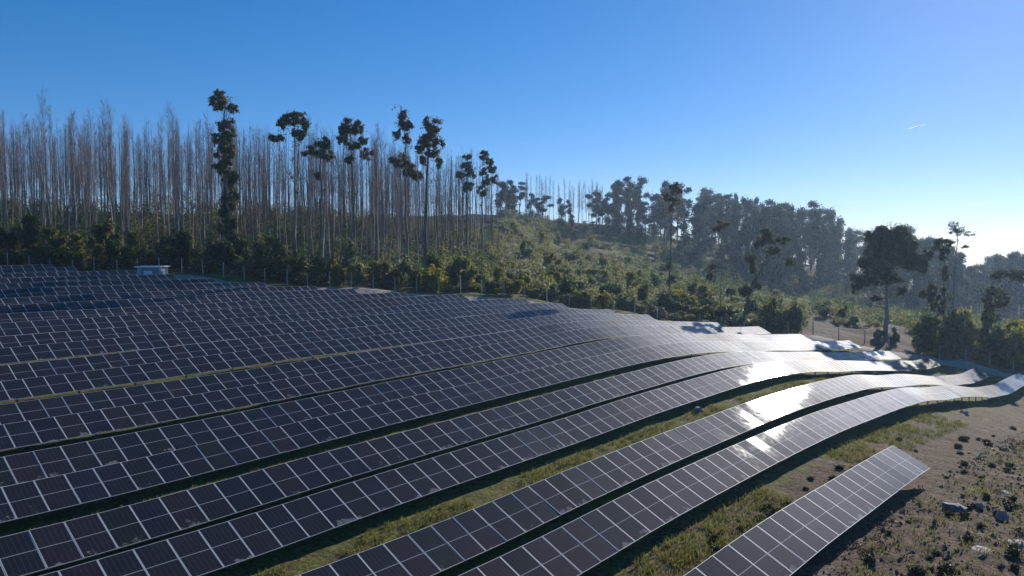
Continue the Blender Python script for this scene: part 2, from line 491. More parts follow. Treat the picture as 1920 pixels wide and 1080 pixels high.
def ground_mat():
    t = NT('field_ground')
    tc = t.n('TexCoord')
    P = tc.outputs['Object']
    at_ = t.n('Attribute', _attribute_name='zone')
    sep = t.n('SeparateColor')
    t.l(at_.outputs['Color'], sep.inputs[0])
    big = t.noise(P, 0.16, 5, 0.6)
    med = t.noise(P, 0.9, 6, 0.65)
    fine = t.noise(P, 5.0, 6, 0.7)
    mp = t.n('Mapping')
    mp.inputs['Location'].default_value = (31, 7, 3)
    t.l(P, mp.inputs['Vector'])
    med2 = t.noise(mp.outputs[0], 0.55, 6, 0.7)
    soil = t.ramp(fine, [(0.30, (0.032, 0.021, 0.013)), (0.47, (0.085, 0.056, 0.034)), (0.62, (0.165, 0.112, 0.070)), (0.78, (0.29, 0.22, 0.155))])
    pale = t.ramp(fine, [(0.3, (0.12, 0.088, 0.062)), (0.7, (0.31, 0.245, 0.19))])
    soil = t.mix(t.ramp(med2, [(0.58, (0, 0, 0)), (0.68, (1, 1, 1))]), soil, pale)
    grass = t.ramp(fine, [(0.30, (0.045, 0.047, 0.012)), (0.5, (0.12, 0.115, 0.030)), (0.7, (0.23, 0.20, 0.065))])
    green = t.ramp(fine, [(0.30, (0.050, 0.065, 0.010)), (0.55, (0.14, 0.16, 0.025)), (0.75, (0.25, 0.25, 0.06))])
    grass = t.mix(t.ramp(big, [(0.50, (0, 0, 0)), (0.66, (1, 1, 1))]), grass, green)
    gm = t.math('ADD', t.math('MULTIPLY', med, 0.9), t.math('MULTIPLY', sep.outputs[0], 0.55))
    gmask = t.ramp(gm, [(0.60, (0, 0, 0)), (0.72, (1, 1, 1))])
    c = t.mix(gmask, soil, grass)
    litter = t.ramp(fine, [(0.3, (0.022, 0.020, 0.012)), (0.55, (0.06, 0.052, 0.032)), (0.75, (0.11, 0.095, 0.06))])
    c = t.mix(sep.outputs[1], c, litter)
    p = t.bsdf(Roughness=0.95)
    p.inputs['Specular IOR Level'].default_value = 0.1
    t.l(c, p.inputs['Base Color'])
    bp = t.n('Bump', Strength=1.0, Distance=0.18)
    hgt = t.math('ADD', t.math('MULTIPLY', fine, 0.6), t.math('MULTIPLY', med, 0.8))
    t.l(hgt, bp.inputs['Height'])
    t.l(bp.outputs[0], p.inputs['Normal'])
    return t.done(p.outputs[0])

M['ground'] = ground_mat()
gme = mesh('ground', np.stack([GX, GY, GZ], -1), quad, mats=[M['ground']], smooth=True)
tq_t = (GX * ER[0] + GY * ER[1]) / W
tq_q = (GX * EC[0] + GY * EC[1]) / W
gpx = 960 + FPX * GX / np.maximum(GY, 40)
gD = GY - fence_y(np.clip(gpx, -290, 2240))
z_g = np.clip((tq_q - 10) / 5, 0, 1) * 0.55 + 0.02             # grassier among the rows, barer on the open field
z_g += 0.25 * np.exp(-((tq_q - 7.0 - (tq_t - 40) * 0.02) / 1.6) ** 2) * np.clip((tq_t - 34) / 4, 0, 1)
z_g *= 1 - 0.9 * np.clip((gD + 8) / 5, 0, 1) * np.clip((gpx - 1400) / 60, 0, 1)
z_l = np.clip((gD - 1) / 5, 0, 1) * (1 - np.clip((gpx - 1470) / 60, 0, 1) * np.clip((1720 - gpx) / 60, 0, 1) * np.clip((26 - gD) / 8, 0, 1))
z_l *= 1 - 0.4 * np.clip((gpx - 930) / 80, 0, 1) * np.clip(gD / 30, 0, 1)
ca = gme.color_attributes.new('zone', 'FLOAT_COLOR', 'POINT')
buf = np.zeros((nx * ny, 4), np.float32)
buf[:, 0] = np.clip(z_g, 0, 1).ravel()
buf[:, 1] = np.clip(z_l, 0, 1).ravel()
buf[:, 3] = 1
ca.data.foreach_set('color', buf.ravel())
kind(link('ground', gme), 'structure')

# dirt track between the row ends and the fence
def track_mat():
    t = NT('dirt_track')
    tc = t.n('TexCoord')
    f = t.noise(tc.outputs['Object'], 1.6, 7, 0.7)
    c = t.ramp(f, [(0.3, (0.12, 0.10, 0.08)), (0.5, (0.27, 0.23, 0.19)), (0.7, (0.42, 0.38, 0.33))])
    p = t.bsdf(Roughness=0.95)
    t.l(c, p.inputs['Base Color'])
    bp = t.n('Bump', Strength=0.6, Distance=0.1)
    t.l(f, bp.inputs['Height'])
    t.l(bp.outputs[0], p.inputs['Normal'])
    return t.done(p.outputs[0])
M['track'] = track_mat()
tp = np.arange(-250, 2300, 4.0)
TV = []
for k, px in enumerate(tp):
    for m in range(7):
        off = -4.9 + 3.4 * m / 6 + (vnoise(np.array(k * 0.23 + m), np.array(2.0 + m), 5) * 0.9 if m in (0, 6) else 0)
        Y = float(fence_y(px)) + float(off)
        X = (px - 960) / FPX * Y
        TV.append((X, Y, float(ground(X, Y)) + 0.05 - (0.12 if m in (0, 6) else 0)))
TQ = [(k * 7 + m, (k + 1) * 7 + m, (k + 1) * 7 + m + 1, k * 7 + m + 1) for k in range(len(tp) - 1) for m in range(6)]
kind(link('path', mesh('path', TV, TQ, mats=[M['track']], smooth=True)), 'structure')

# ------------------------------------------------------------------ solar panel rows
def panel_mesh():
    hx, hy, fw, th, dz = 0.567, PL / 2, 0.022, 0.036, 0.004
    mb = MB()
    V = [(-hx, -hy, 0), (hx, -hy, 0), (hx, hy, 0), (-hx, hy, 0),
         (-hx + fw, -hy + fw * .7, 0), (hx - fw, -hy + fw * .7, 0), (hx - fw, hy - fw * .7, 0), (-hx + fw, hy - fw * .7, 0)]
    V += [(x, y, -dz) for x, y, z in V[4:8]]
    V += [(x, y, -th) for x, y, z in V[0:4]]
    Q = [(0, 1, 5, 4), (1, 2, 6, 5), (2, 3, 7, 6), (3, 0, 4, 7),
         (4, 5, 9, 8), (5, 6, 10, 9), (6, 7, 11, 10), (7, 4, 8, 11),
         (8, 9, 10, 11), (0, 12, 13, 1), (1, 13, 14, 2), (2, 14, 15, 3), (3, 15, 12, 0), (15, 14, 13, 12)]
    return mesh('panel', V, Q, mats=[M['frame'], M['glass'], M['back']], midx=[0] * 8 + [1] + [0] * 4 + [2])

PANEL = panel_mesh()
pb = MB()
pb.box((-0.05, -0.04, 0), (0.05, -0.032, 1))
pb.box((-0.05, 0.032, 0), (0.05, 0.04, 1))
pb.box((-0.006, -0.032, 0), (0.006, 0.032, 1))
POST = pb.build('post', M['steel'])

ROWS = [  # across position, first visible upper joint, right end (panel pitches)
    (9.9, 19.0, 37.6), (15.1, 15.7, 112.6), (18.45, 13.0, 104.2), (23.1, 14.4, 102.4), (26.5, 7.7, 98.2), (30.9, 8.2, 98.3),
    (34.25, 9.2, 91.4), (38.6, 10.4, 88.7), (41.85, 11.8, 84.4), (46.2, 12.4, 76.6), (49.55, 13.7, 73.7), (53.7, 15.0, 69.7),
    (57.0, 16.2, 66.7), (61.45, 17.5, 61.1), (64.8, 18.0, 55.9), (68.9, 19.2, 52.0), (72.5, 19.7, 49.6), (76.7, 20.9, 45.9),
    (80.3, 22.2, 42.3), (84.6, 23.6, 39.0), (88.2, 24.0, 37.2), (92.6, 26.3, 32.3), (96.2, 26.2, 30.9)]
ORD = ['', 'first', 'second', 'third', 'fourth', 'fifth', 'sixth', 'seventh', 'eighth', 'ninth', 'tenth', 'eleventh', 'twelfth',
       'thirteenth', 'fourteenth', 'fifteenth', 'sixteenth', 'seventeenth', 'eighteenth', 'nineteenth', 'twentieth', 'twenty-first', 'twenty-second']

def row_label(k):
    if k == 0:
        return 'short separate table of solar panels at the bottom right on the brown field'
    if k == 1:
        return 'nearest long curving solar panel row, right behind the short separate table'
    if k == 2:
        return 'second long solar panel row, its near edge along the nearest row, strongest sun glare'
    if k == 22:
        return 'rearmost short solar panel row at the far left by the fence'
    return ORD[k] + ' long solar panel row counted back from the short separate table'

def top_pt(t, q):
    return ER * (t * W) + EC * (q * W) + np.array([0, 0, float(ztop(t, q)) * W + Z0])

for k, (q, t0, t1) in enumerate(ROWS):
    ts = [t0 - 10 if k else t0 - 8]
    while ts[-1] < t1 - 0.4:
        s = float(ztop(ts[-1] + 1.5, q) - ztop(ts[-1] - 1.5, q)) / 3
        ts.append(ts[-1] + 1 / math.sqrt(1 + s * s))
    P = [top_pt(t, q) for t in ts]
    base = P[0].copy()
    base[2] = float(ground(base[0], base[1]))
    root = thing('solar_panel_row', row_label(k), 'solar panels', tuple(base), group='rows of solar panels in the field')
    rails = [MB(), MB()]
    RP = [[], []]
    for i in range(len(P) - 1):
        A, B = P[i], P[i + 1]
        a = (B - A) / np.linalg.norm(B - A)
        u = EC * math.cos(TILT) + np.array([0, 0, math.sin(TILT)])
        u = u - a * (u @ a)
        u /= np.linalg.norm(u)
        n = np.cross(a, u)
        jit = RND.gauss(0, 0.009)
        n = n + a * jit + u * RND.gauss(0, 0.003)
        n /= np.linalg.norm(n)
        a2 = np.cross(u, n); a2 /= np.linalg.norm(a2)
        u2 = np.cross(n, a2)
        c = (A + B) / 2 - u * PL / 2
        o = bpy.data.objects.new('panel', PANEL)
        COL.objects.link(o)
        o.parent = root
        c0 = c - base
        o.matrix_local = Matrix(((a2[0], u2[0], n[0], c0[0]), (a2[1], u2[1], n[1], c0[1]), (a2[2], u2[2], n[2], c0[2]), (0, 0, 0, 1)))
        for m, f in enumerate((0.25, 0.75)):
            RP[m].append((A - u * PL * f) - n * 0.075 - base)
            if i == len(P) - 2:
                RP[m].append((B - u * PL * f) - n * 0.075 - base)
        if i % 3 == 1:
            pc = c - n * 0.11
            gz = float(ground(pc[0], pc[1])) - 0.25
            po = link('post', POST, root, (pc[0] - base[0], pc[1] - base[1], gz - base[2]))
            po.rotation_euler = (0, 0, -ROW_AZ + math.pi / 2)
            po.scale = (1, 1, max(0.2, pc[2] - gz))
    for m in range(2):
        rails[m].tube(RP[m], 0.035, 4)
        link('rail', rails[m].build('rail', M['steel']), root)

# ------------------------------------------------------------------ perimeter fence
fr = thing('perimeter_fence', 'wire fence on slender concrete posts along the far edge of the field', 'fence', (0, float(fence_y(960)), 0))
fb = np.array(fr.location)
fpm = MB()
fpm.tube([(0, 0, -0.3), (0, 0, 1.0), (0, 0, 2.0)], [0.075, 0.07, 0.06], 6)
FPOST = fpm.build('post', M['fpost'])
fpts = []
px = -225.0
while px < 2150:
    Y = float(fence_y(px))
    X = (px - 960) / FPX * Y
    fpts.append((X, Y, float(ground(X, Y))))
    px += 40.5 + RND.uniform(-2.5, 2.5) + (7 if px > 1400 else 0)
for p in fpts:
    o = link('post', FPOST, fr, tuple(np.array(p) - fb))
    o.rotation_euler = (RND.gauss(0, 0.02), RND.gauss(0, 0.02), RND.uniform(0, 3))
    o.scale = (1, 1, RND.uniform(0.95, 1.08))
for h in (0.15, 0.5, 0.85, 1.2, 1.55, 1.85):
    wmb = MB()
    wmb.tube([np.array(p) - fb + np.array([0, -0.07, h]) for p in fpts], 0.006, 3)
    link('wire', wmb.build('wire', M['wire']), fr)

# ------------------------------------------------------------------ small utility building behind the far rows
hp = at(278.5, 499, 101.0)
hz = float(ground(hp[0], hp[1]))
H = thing('utility_cabin', 'small blue-grey flat-roofed cabin with a white door behind the far left rows', 'cabin', (hp[0], hp[1], hz))
hh = hp[2] - hz
mb = MB(); mb.box((-1.45, 0.12, -0.3), (1.45, 2.4, hh - 0.16)); link('wall', mb.build('wall', M['wall']), H)
for x0, x1 in ((-1.50, -1.02), (1.30, 1.50)):
    mb = MB(); mb.box((x0, -0.02, -0.3), (x1, 0.118, hh - 0.162)); link('pier', mb.build('pier', M['wall2']), H)
mb = MB(); mb.box((-1.72, -0.35, hh - 0.16), (1.72, 2.6, hh)); rf = link('roof', mb.build('roof', M['white']), H)
mb = MB(); mb.box((-0.72, 0.06, -0.1), (0.42, 0.117, hh - 0.62)); dr = link('door', mb.build('door', M['white']), H)
mb = MB(); mb.box((0.28, 0.02, 0.9), (0.33, 0.058, 1.06)); link('handle', mb.build('handle', M['steel']), dr)

# ------------------------------------------------------------------ vegetation builders
def clump_pts(c, r, n, rng, subs=9, spread=0.42, shell=0.5):
    """points in sub-clumps spread through an ellipsoid"""
    d = rng.normal(size=(subs, 3))
    d /= np.linalg.norm(d, axis=1)[:, None]
    rad = shell + (1 - shell) * rng.random((subs, 1))
    C = d * rad * 0.72
    k = rng.integers(0, subs, n)
    e = rng.normal(size=(n, 3)) * spread * rng.uniform(0.6, 1.1, subs)[k][:, None]
    return np.asarray(c) + (C[k] + e * 0.6) * np.asarray(r)

def stalks(mb, n, h0, h1, spread, rng, w=0.011):
    """thin upswept twigs as slim ribbons"""
    th = rng.uniform(0, 2 * np.pi, n)
    z = rng.uniform(h0, h1, n)
    f = (z - h0) / (h1 - h0)
    ln = spread * (1.0 - 0.55 * f) * rng.uniform(0.5, 1.15, n)
    A = np.stack([np.zeros(n), np.zeros(n), z], 1)
    out = np.stack([np.cos(th), np.sin(th), np.zeros(n)], 1)
    up = rng.uniform(1.4, 2.6, n)[:, None]
    B = A + out * (ln * 0.55)[:, None] + np.array([0, 0, 1.0]) * up * (ln * 0.6)[:, None]
    def rib(A, B, w):
        d = B - A
        s = np.cross(d, rng.normal(size=d.shape))
        s /= np.linalg.norm(s, axis=1)[:, None] + 1e-9
        m = A + d * 0.35
        mb.add(np.stack([A, m + s * w, B, m - s * w], 1).reshape(-1, 3), np.arange(4 * len(A)).reshape(-1, 4))
    rib(A, B, w * 1.2)
    # second order twigs
    k = np.repeat(np.arange(n), 4)
    g = rng.uniform(0.25, 0.95, len(k))[:, None]
    A2 = A[k] + (B[k] - A[k]) * g
    d2 = rng.normal(size=(len(k), 3)) * 0.5 + out[k] * 0.35 + np.array([0, 0, 1.3])
    d2 *= (0.32 * ln[k] * rng.uniform(0.5, 1.3, len(k)))[:, None]
    rib(A2, A2 + d2, w * 0.75)

def bare_tree(seed, Hh=24.0):
    rng = np.random.default_rng(seed)
    zz = np.linspace(-0.4, Hh, 12)
    wob = np.cumsum(rng.normal(size=(12, 2)) * 0.10, axis=0)
    lean = rng.normal(size=2) * 0.012
    P = np.column_stack([wob[:, 0] + lean[0] * zz, wob[:, 1] + lean[1] * zz, zz])
    P[:, :2] -= P[0, :2]
    R = np.interp(zz, [-0.4, 1, Hh * 0.6, Hh], [0.17, 0.125, 0.075, 0.012])
    tb = MB(); tb.tube(P, R, 5)
    cb = MB()
    stalks(cb, 210, Hh * 0.33, Hh * 0.98, rng.uniform(1.7, 2.9), rng)
    V = np.concatenate(cb.V)
    V[:, 0] += np.interp(V[:, 2], zz, P[:, 0]); V[:, 1] += np.interp(V[:, 2], zz, P[:, 1])
    cb.V = [V]
    return tb.build('trunk', M['trunk_thin'], True), cb.build('crown', M['twig'])

def column_tree(seed, Hh=22.0, mat='ridge', wide=1.0, flat=False):
    """tall eucalyptus with a column of foliage and an uneven head"""
    rng = np.random.default_rng(seed)
    zz = np.linspace(-0.5, Hh * 0.93, 9)
    wob = np.cumsum(rng.normal(size=(9, 2)) * 0.22, axis=0)
    P = np.column_stack([wob - wob[0], zz])
    tb = MB(); tb.tube(P, np.interp(zz, [-.5, Hh], [0.34, 0.05]), 6)
    cb = MB()
    nb = rng.integers(8, 11) if not flat else rng.integers(7, 10)
    for i in range(nb):
        if flat:
            f = 0.45 + 0.55 * (i + rng.random()) / nb
            r = np.array([1.9, 1.9, 1.3]) * rng.uniform(0.7, 1.3) * wide
            off = rng.normal(size=2) * 1.7 * wide
        else:
            f = 0.16 + 0.82 * (i + rng.uniform(0, 0.9)) / nb
            r = np.array([1.5, 1.5, 2.0]) * rng.uniform(0.85, 1.4) * wide * (1.2 - 0.35 * f)
            off = rng.normal(size=2) * 0.8 * wide
        z = Hh * f - r[2] * 0.5
        c = np.array([np.interp(z, zz, P[:, 0]) + off[0], np.interp(z, zz, P[:, 1]) + off[1], z])
        cb.leaves(clump_pts(c, r, 420, rng, 12, 0.5), 0.34, rng, 0.5)
        tz = z - abs(off).sum() * 0.8 - 0.8
        a = np.array([np.interp(tz, zz, P[:, 0]), np.interp(tz, zz, P[:, 1]), tz])
        tb.tube(np.array([a, (a + c) / 2 + [0, 0, -0.2], c]), [0.10, 0.07, 0.03], 4)
    if flat:
        for f in (0.35, 0.5, 0.62):
            z = Hh * f
            c = np.array([np.interp(z, zz, P[:, 0]), np.interp(z, zz, P[:, 1]), z])
            cb.leaves(clump_pts(c, (0.9, 0.9, 1.6), 110, rng, 6), 0.26, rng, 0.5)
    return tb.build('trunk', M['trunk'], True), cb.build('crown', M[mat])

def shrub(seed, mat, n=800, size=0.20, tall=1.0):
    """unit shrub, about 2 m wide and 2 m high"""
    rng = np.random.default_rng(seed)
    fb_, sb = MB(), MB()
    k = rng.integers(4, 7)
    for i in range(k):
        a = rng.uniform(0, 6.28); d = rng.uniform(0.0, 0.65)
        z = rng.uniform(0.55, 1.45) * tall
        c = np.array([math.cos(a) * d, math.sin(a) * d, z])
        r = np.array([0.55, 0.55, 0.55 * tall]) * rng.uniform(0.75, 1.2)
        fb_.leaves(clump_pts(c, r, n // k, rng, 7), size * 0.62, rng, -0.3, 0.4)
        sb.tube(np.array([[0.1 * math.cos(a), 0.1 * math.sin(a), -0.25], c * [0.5, 0.5, 0.5], c]), [0.035, 0.025, 0.01], 4)
    fb_.leaves(clump_pts((0, 0, 0.4 * tall), (0.75, 0.75, 0.45), n // 5, rng, 8), size * 0.6, rng, 0, 0.45)
    return fb_.build('foliage', M[mat]), sb.build('stem', M['trunk'])

def put(parts, name, label, cat, loc, rz=0, sc=1.0, group=None):
    o = thing(name, label, cat, loc, rz, sc, group)
    for nm, me in parts:
        link(nm, me, o)
    return o

def gpos(px, D):
    Y = float(fence_y(px)) + D
    X = (px - 960) / FPX * Y
    return X, Y, float(ground(X, Y))

def where_px(px, marks):
    for lim, w in marks:
        if px < lim:
            return w
    return marks[-1][1]
PL_MARK = [(110, 'near the left picture edge'), (230, 'left of the cabin'), (335, 'above the cabin'), (480, 'around the tallest dark column tree'), (590, 'by the first rounded leafy crown'),
           (700, 'by the twin-topped leafy tree'), (790, 'by the sparse tall leafy tree'), (850, 'by the egg-shaped leafy crown'), (9999, 'at the right corner of the plantation')]
FE_MARK = [(110, 'near the left picture edge'), (230, 'left of the cabin'), (335, 'behind the cabin'), (480, 'below the tallest dark column tree'), (590, 'below the first rounded leafy crown'),
           (700, 'below the twin-topped leafy tree'), (850, 'below the egg-shaped leafy crown'), (960, 'below the plantation corner'), (1080, 'below the cleared slope'),
           (1200, 'left of the thin lone tree'), (1310, 'below the thin lone tree'), (1420, 'by the leaning tree'), (9999, 'right of the leaning tree')]
RI_MARK = [(985, 'next to the plantation corner'), (1130, 'along the thin skyline gap'), (1230, 'in the tallest clump of the ridge'), (1310, 'behind the thin lone tree'), (1400, 'left of the leaning tree'),
           (1500, 'behind the leaning tree'), (1610, 'where the ridge steps down'), (1740, 'behind the big spreading tree'), (1830, 'behind the tall bare pole-like tree'), (9999, 'at the right picture edge')]

# ------------------------------------------------------------------ bare plantation trees
BARE = [bare_tree(100 + i) for i in range(9)]
spots = []
tries = 0
while len(spots) < 300 and tries < 20000:
    tries += 1
    px = RND.uniform(-130, 935)
    D = 9 + 78 * RND.random() ** 1.15
    X, Y, Z = gpos(px, D)
    if X > -12.5 + (Y - 120) * 0.165:
        continue
    if any((X - a) ** 2 + (Y - b) ** 2 < 1.3 ** 2 for a, b, c in spots):
        continue
    spots.append((X, Y, Z))
for X, Y, Z in spots:
    tr, crn = RND.choice(BARE)
    s = RND.uniform(0.74, 1.04) * (1.0 if X < -20 else 0.93)
    s *= 1.0 - 0.10 * max(0.0, min(1.0, (Y - 120) / 60))
    px = 960 + FPX * X / Y
    D = Y - float(fence_y(px))
    lab = ('tall' if s > 0.88 else 'lower') + ' bare slender tree, plantation ' + ('front' if D < 28 else 'middle' if D < 55 else 'crest') + ', ' + where_px(px, PL_MARK)
    put([('trunk', tr), ('crown', crn)], 'plantation_tree', lab, 'tree',
        (X, Y, Z), RND.uniform(0, 6.28), (s, s, s * RND.uniform(0.94, 1.05)), 'bare plantation trees').rotation_euler[0] = RND.gauss(0, 0.018)

def far_stand():
    rng = np.random.default_rng(77)
    tb = MB()
    k = 0
    while k < 430:
        px, D = rng.uniform(-150, 940), rng.uniform(35, 105)
        X, Y, Z = gpos(px, D)
        if X > -12.5 + (Y - 120) * 0.165:
            continue
        h = rng.uniform(16, 23)
        cb = MB()
        cb.tube([(0, 0, -0.4), (rng.normal() * .2, 0, h * .5), (rng.normal() * .3, 0, h)], [0.12, 0.08, 0.015], 4)
        stalks(cb, 45, h * 0.4, h * 0.98, rng.uniform(1.5, 2.6), rng, 0.013)
        for V in cb.V:
            V += np.array([X, Y, Z])
        for V, Q in zip(cb.V, cb.Q):
            pass
        off = tb.n
        tb.V += cb.V; tb.Q += [Q + off for Q in cb.Q]; tb.T += [T + off for T in cb.T]; tb.n += cb.n
        k += 1
    o = kind(link('plantation_stand', tb.build('plantation_stand', M['twig'])), 'stuff')
    o['label'] = 'dense mass of thin bare trees deeper in the plantation'
    o['category'] = 'wood'
far_stand()

# ------------------------------------------------------------------ single trees one can point at
def custom_tree(name, label, D, trunk, blobs, leaf='euc', r0=0.26, dens=1.0, lsize=0.30, limbs=True, group=None, seed=0):
    """trunk and foliage masses given in photo pixels at the distance where the tree stands; depth is as wide as the breadth"""
    rng = np.random.default_rng(900 + seed)
    bx, by = trunk[0]
    X0, Y0, Zg = gpos(bx, D)
    mpp = Y0 / FPX
    root = thing(name, label, 'tree', (X0, Y0, Zg), group=group)
    base_py = 540 - FPX * ((Zg - Z0) * math.cos(PITCH) + Y0 * math.sin(PITCH)) / (Y0 * math.cos(PITCH) - (Zg - Z0) * math.sin(PITCH))
    def loc(px, py, dy=0.0):
        return np.array([(px - bx) * mpp, dy, (base_py - py) * mpp])
    P = [np.array([0, 0, -0.5])] + [loc(a, min(b, base_py - 1), rng.normal() * 0.15) for a, b in trunk[1:]]
    P = np.array(P)
    n = 14
    s = np.linspace(0, len(P) - 1, n)
    P2 = np.column_stack([np.interp(s, np.arange(len(P)), P[:, i]) for i in range(3)])
    P2[1:-1, :2] += rng.normal(size=(n - 2, 2)) * 0.06
    tb, cb = MB(), MB()
    tb.tube(P2, np.linspace(r0, r0 * 0.18, n), 7)
    for (px, py, rx, ry) in blobs:
        dy = rng.normal() * rx * mpp * 0.6
        c = loc(px, py, dy)
        r = np.array([rx, rx * 0.9, ry]) * mpp
        num = int(dens * (170 + 130 * (r[0] * r[2]) ** 0.85 * 4))
        ns = 9 + int(r[0] * 3)
        for q_ in range(ns):
            e = rng.normal(size=3); e *= rng.random() ** 0.4 / np.linalg.norm(e)
            r2 = r * rng.uniform(0.34, 0.6, 3) * [1, 1, 0.95]
            cb.leaves(clump_pts(c + e * r * 1.08, r2, max(12, int(num * 1.35 / ns)), rng, 6, 0.5, 0.2), lsize * 0.85, rng, 0.8, 0.32)
        e = rng.normal(size=(num // 7, 3)); e *= (rng.random((num // 7, 1)) ** 0.5) / np.linalg.norm(e, axis=1)[:, None]
        cb.leaves(c + e * r * 1.45 - [0, 0, 0.12 * r[2]], lsize * 0.7, rng, 0.9, 0.3)
        if limbs:
            zt = c[2] - 0.8 - abs(c[0] - np.interp(c[2], P2[:, 2], P2[:, 0])) * 0.55
            zt = max(0.3, min(zt, P2[-1, 2] - 0.2))
            a = np.array([np.interp(zt, P2[:, 2], P2[:, i]) for i in range(2)] + [zt])
            rr = max(0.03, r0 * 0.45 * (1 - zt / (P2[-1, 2] + 1)))
            m = (a + c) / 2 + np.array([0, 0, -0.15 * np.linalg.norm(c - a)])
            tb.tube(np.array([a, (a + m) / 2, m, c]), [rr, rr * 0.8, rr * 0.6, rr * 0.25], 5)
    for q_ in range(int(10 * dens)):       # sparse leaves sprouting along the stem
        i = rng.integers(3, n)
        cb.leaves(clump_pts(P2[i] + rng.normal(size=3) * [0.5, 0.5, 0.3], (0.5, 0.5, 0.7), 16, rng, 4, 0.5), lsize * 0.7, rng, 0.8, 0.32)
    link('trunk', tb.build('trunk', M['trunk'], True), root)
    link('crown', cb.build('crown', M[leaf]), root)
    return root

G1 = 'leafy trees at the front of the plantation'
custom_tree('eucalyptus_tree', 'tallest leafy tree in the plantation, a dark narrow column with a separate tuft on top', 9, [(430, 500), (431, 400), (428, 300), (427, 215), (428, 190)],
            [(427, 195, 17, 13), (416, 204, 9, 7), (440, 206, 9, 7), (430, 240, 13, 14), (424, 262, 17, 14), (432, 285, 17, 18), (428, 312, 15, 16), (433, 340, 14, 20), (431, 375, 14, 20), (432, 410, 16, 18), (430, 440, 18, 18)], dens=1.25, seed=1, group=G1)
custom_tree('eucalyptus_tree', 'rounded leafy crown on a bare stem, right of the tallest dark column', 12, [(556, 500), (555, 400), (556, 300), (556, 225)],
            [(555, 222, 20, 12), (540, 235, 13, 11), (573, 240, 11, 14), (528, 262, 12, 10), (570, 260, 8, 7), (556, 250, 8, 8)], seed=2, group=G1)
custom_tree('eucalyptus_tree', 'low dark leafy tuft on a stem between two taller rounded crowns', 10, [(600, 505), (603, 400), (604, 300), (604, 275)],
            [(608, 272, 14, 11), (588, 286, 17, 10), (612, 292, 12, 10), (598, 330, 8, 6)], seed=3, group=G1)
custom_tree('eucalyptus_tree', 'twin-topped leafy tree near the middle of the plantation edge', 13, [(664, 510), (665, 400), (662, 300), (660, 235)],
            [(655, 240, 13, 13), (675, 248, 13, 14), (648, 262, 10, 12), (684, 266, 8, 9), (666, 275, 12, 9), (690, 290, 10, 10), (658, 300, 8, 8)], leaf='euc_dry', seed=4, group=G1)
custom_tree('eucalyptus_tree', 'sparse tall leafy tree with a thin top and a dark lower tuft', 9, [(764, 520), (763, 400), (762, 300), (760, 215)],
            [(760, 220, 9, 9), (757, 236, 11, 9), (768, 240, 7, 9), (748, 256, 8, 9), (764, 262, 7, 8), (752, 302, 17, 12), (766, 318, 10, 12), (782, 330, 10, 12)], leaf='euc_dry', seed=5, group=G1)
custom_tree('eucalyptus_tree', 'leafy tree with an egg-shaped crown on a dark straight trunk reaching the fence', 8, [(797, 528), (799, 420), (802, 320), (806, 235)],
            [(810, 232, 14, 11), (808, 250, 18, 13), (800, 266, 13, 11), (822, 268, 10, 12), (790, 278, 9, 10), (815, 292, 12, 10), (824, 308, 7, 8), (795, 300, 6, 7)], leaf='euc_dry', r0=0.34, seed=6, group=G1)
custom_tree('eucalyptus_tree', 'shorter leafy tree with scattered tufts before the plantation corner', 40, [(876, 480), (876, 380), (877, 295)],
            [(877, 295, 7, 6), (872, 312, 11, 9), (884, 325, 9, 10), (865, 330, 8, 9), (876, 350, 10, 10)], seed=7, group=G1)
custom_tree('eucalyptus_tree', 'last leafy tree at the right corner of the plantation, tufts stepping down to the right', 45, [(905, 470), (904, 380), (906, 295)],
            [(908, 293, 9, 7), (916, 305, 8, 7), (923, 318, 8, 8), (905, 322, 8, 8), (912, 340, 9, 9), (928, 338, 6, 8), (906, 360, 9, 10)], seed=8, group=G1)
custom_tree('eucalyptus_tree', 'tall thin tree with a sparse head rising alone from the shrubby slope', 14, [(1256, 560), (1257, 480), (1258, 400), (1260, 350)],
            [(1260, 352, 10, 6), (1268, 362, 9, 6), (1250, 368, 9, 7), (1262, 378, 10, 7), (1257, 392, 7, 6), (1256, 500, 5, 8), (1260, 525, 8, 8)], leaf='euc_dry', r0=0.16, dens=0.8, seed=9)
custom_tree('eucalyptus_tree', 'leaning tree with ragged tufts bending right above the field edge', 5, [(1392, 600), (1402, 560), (1422, 515), (1436, 480), (1452, 455)],
            [(1433, 440, 17, 14), (1425, 455, 12, 10), (1447, 468, 14, 8), (1468, 450, 11, 8), (1482, 490, 9, 7), (1411, 485, 9, 9), (1414, 500, 8, 12), (1420, 535, 8, 16), (1398, 545, 12, 12), (1408, 575, 14, 14)], r0=0.24, dens=0.95, seed=10)
custom_tree('eucalyptus_tree', 'slim dead-looking stem with scant leaves left of the leaning tree', 8, [(1352, 590), (1353, 540), (1352, 490), (1350, 410)],
            [(1352, 418, 14, 6), (1345, 428, 9, 5), (1335, 500, 6, 7), (1330, 520, 6, 10), (1366, 545, 6, 6)], leaf='euc_dry', r0=0.10, dens=0.6, seed=11)
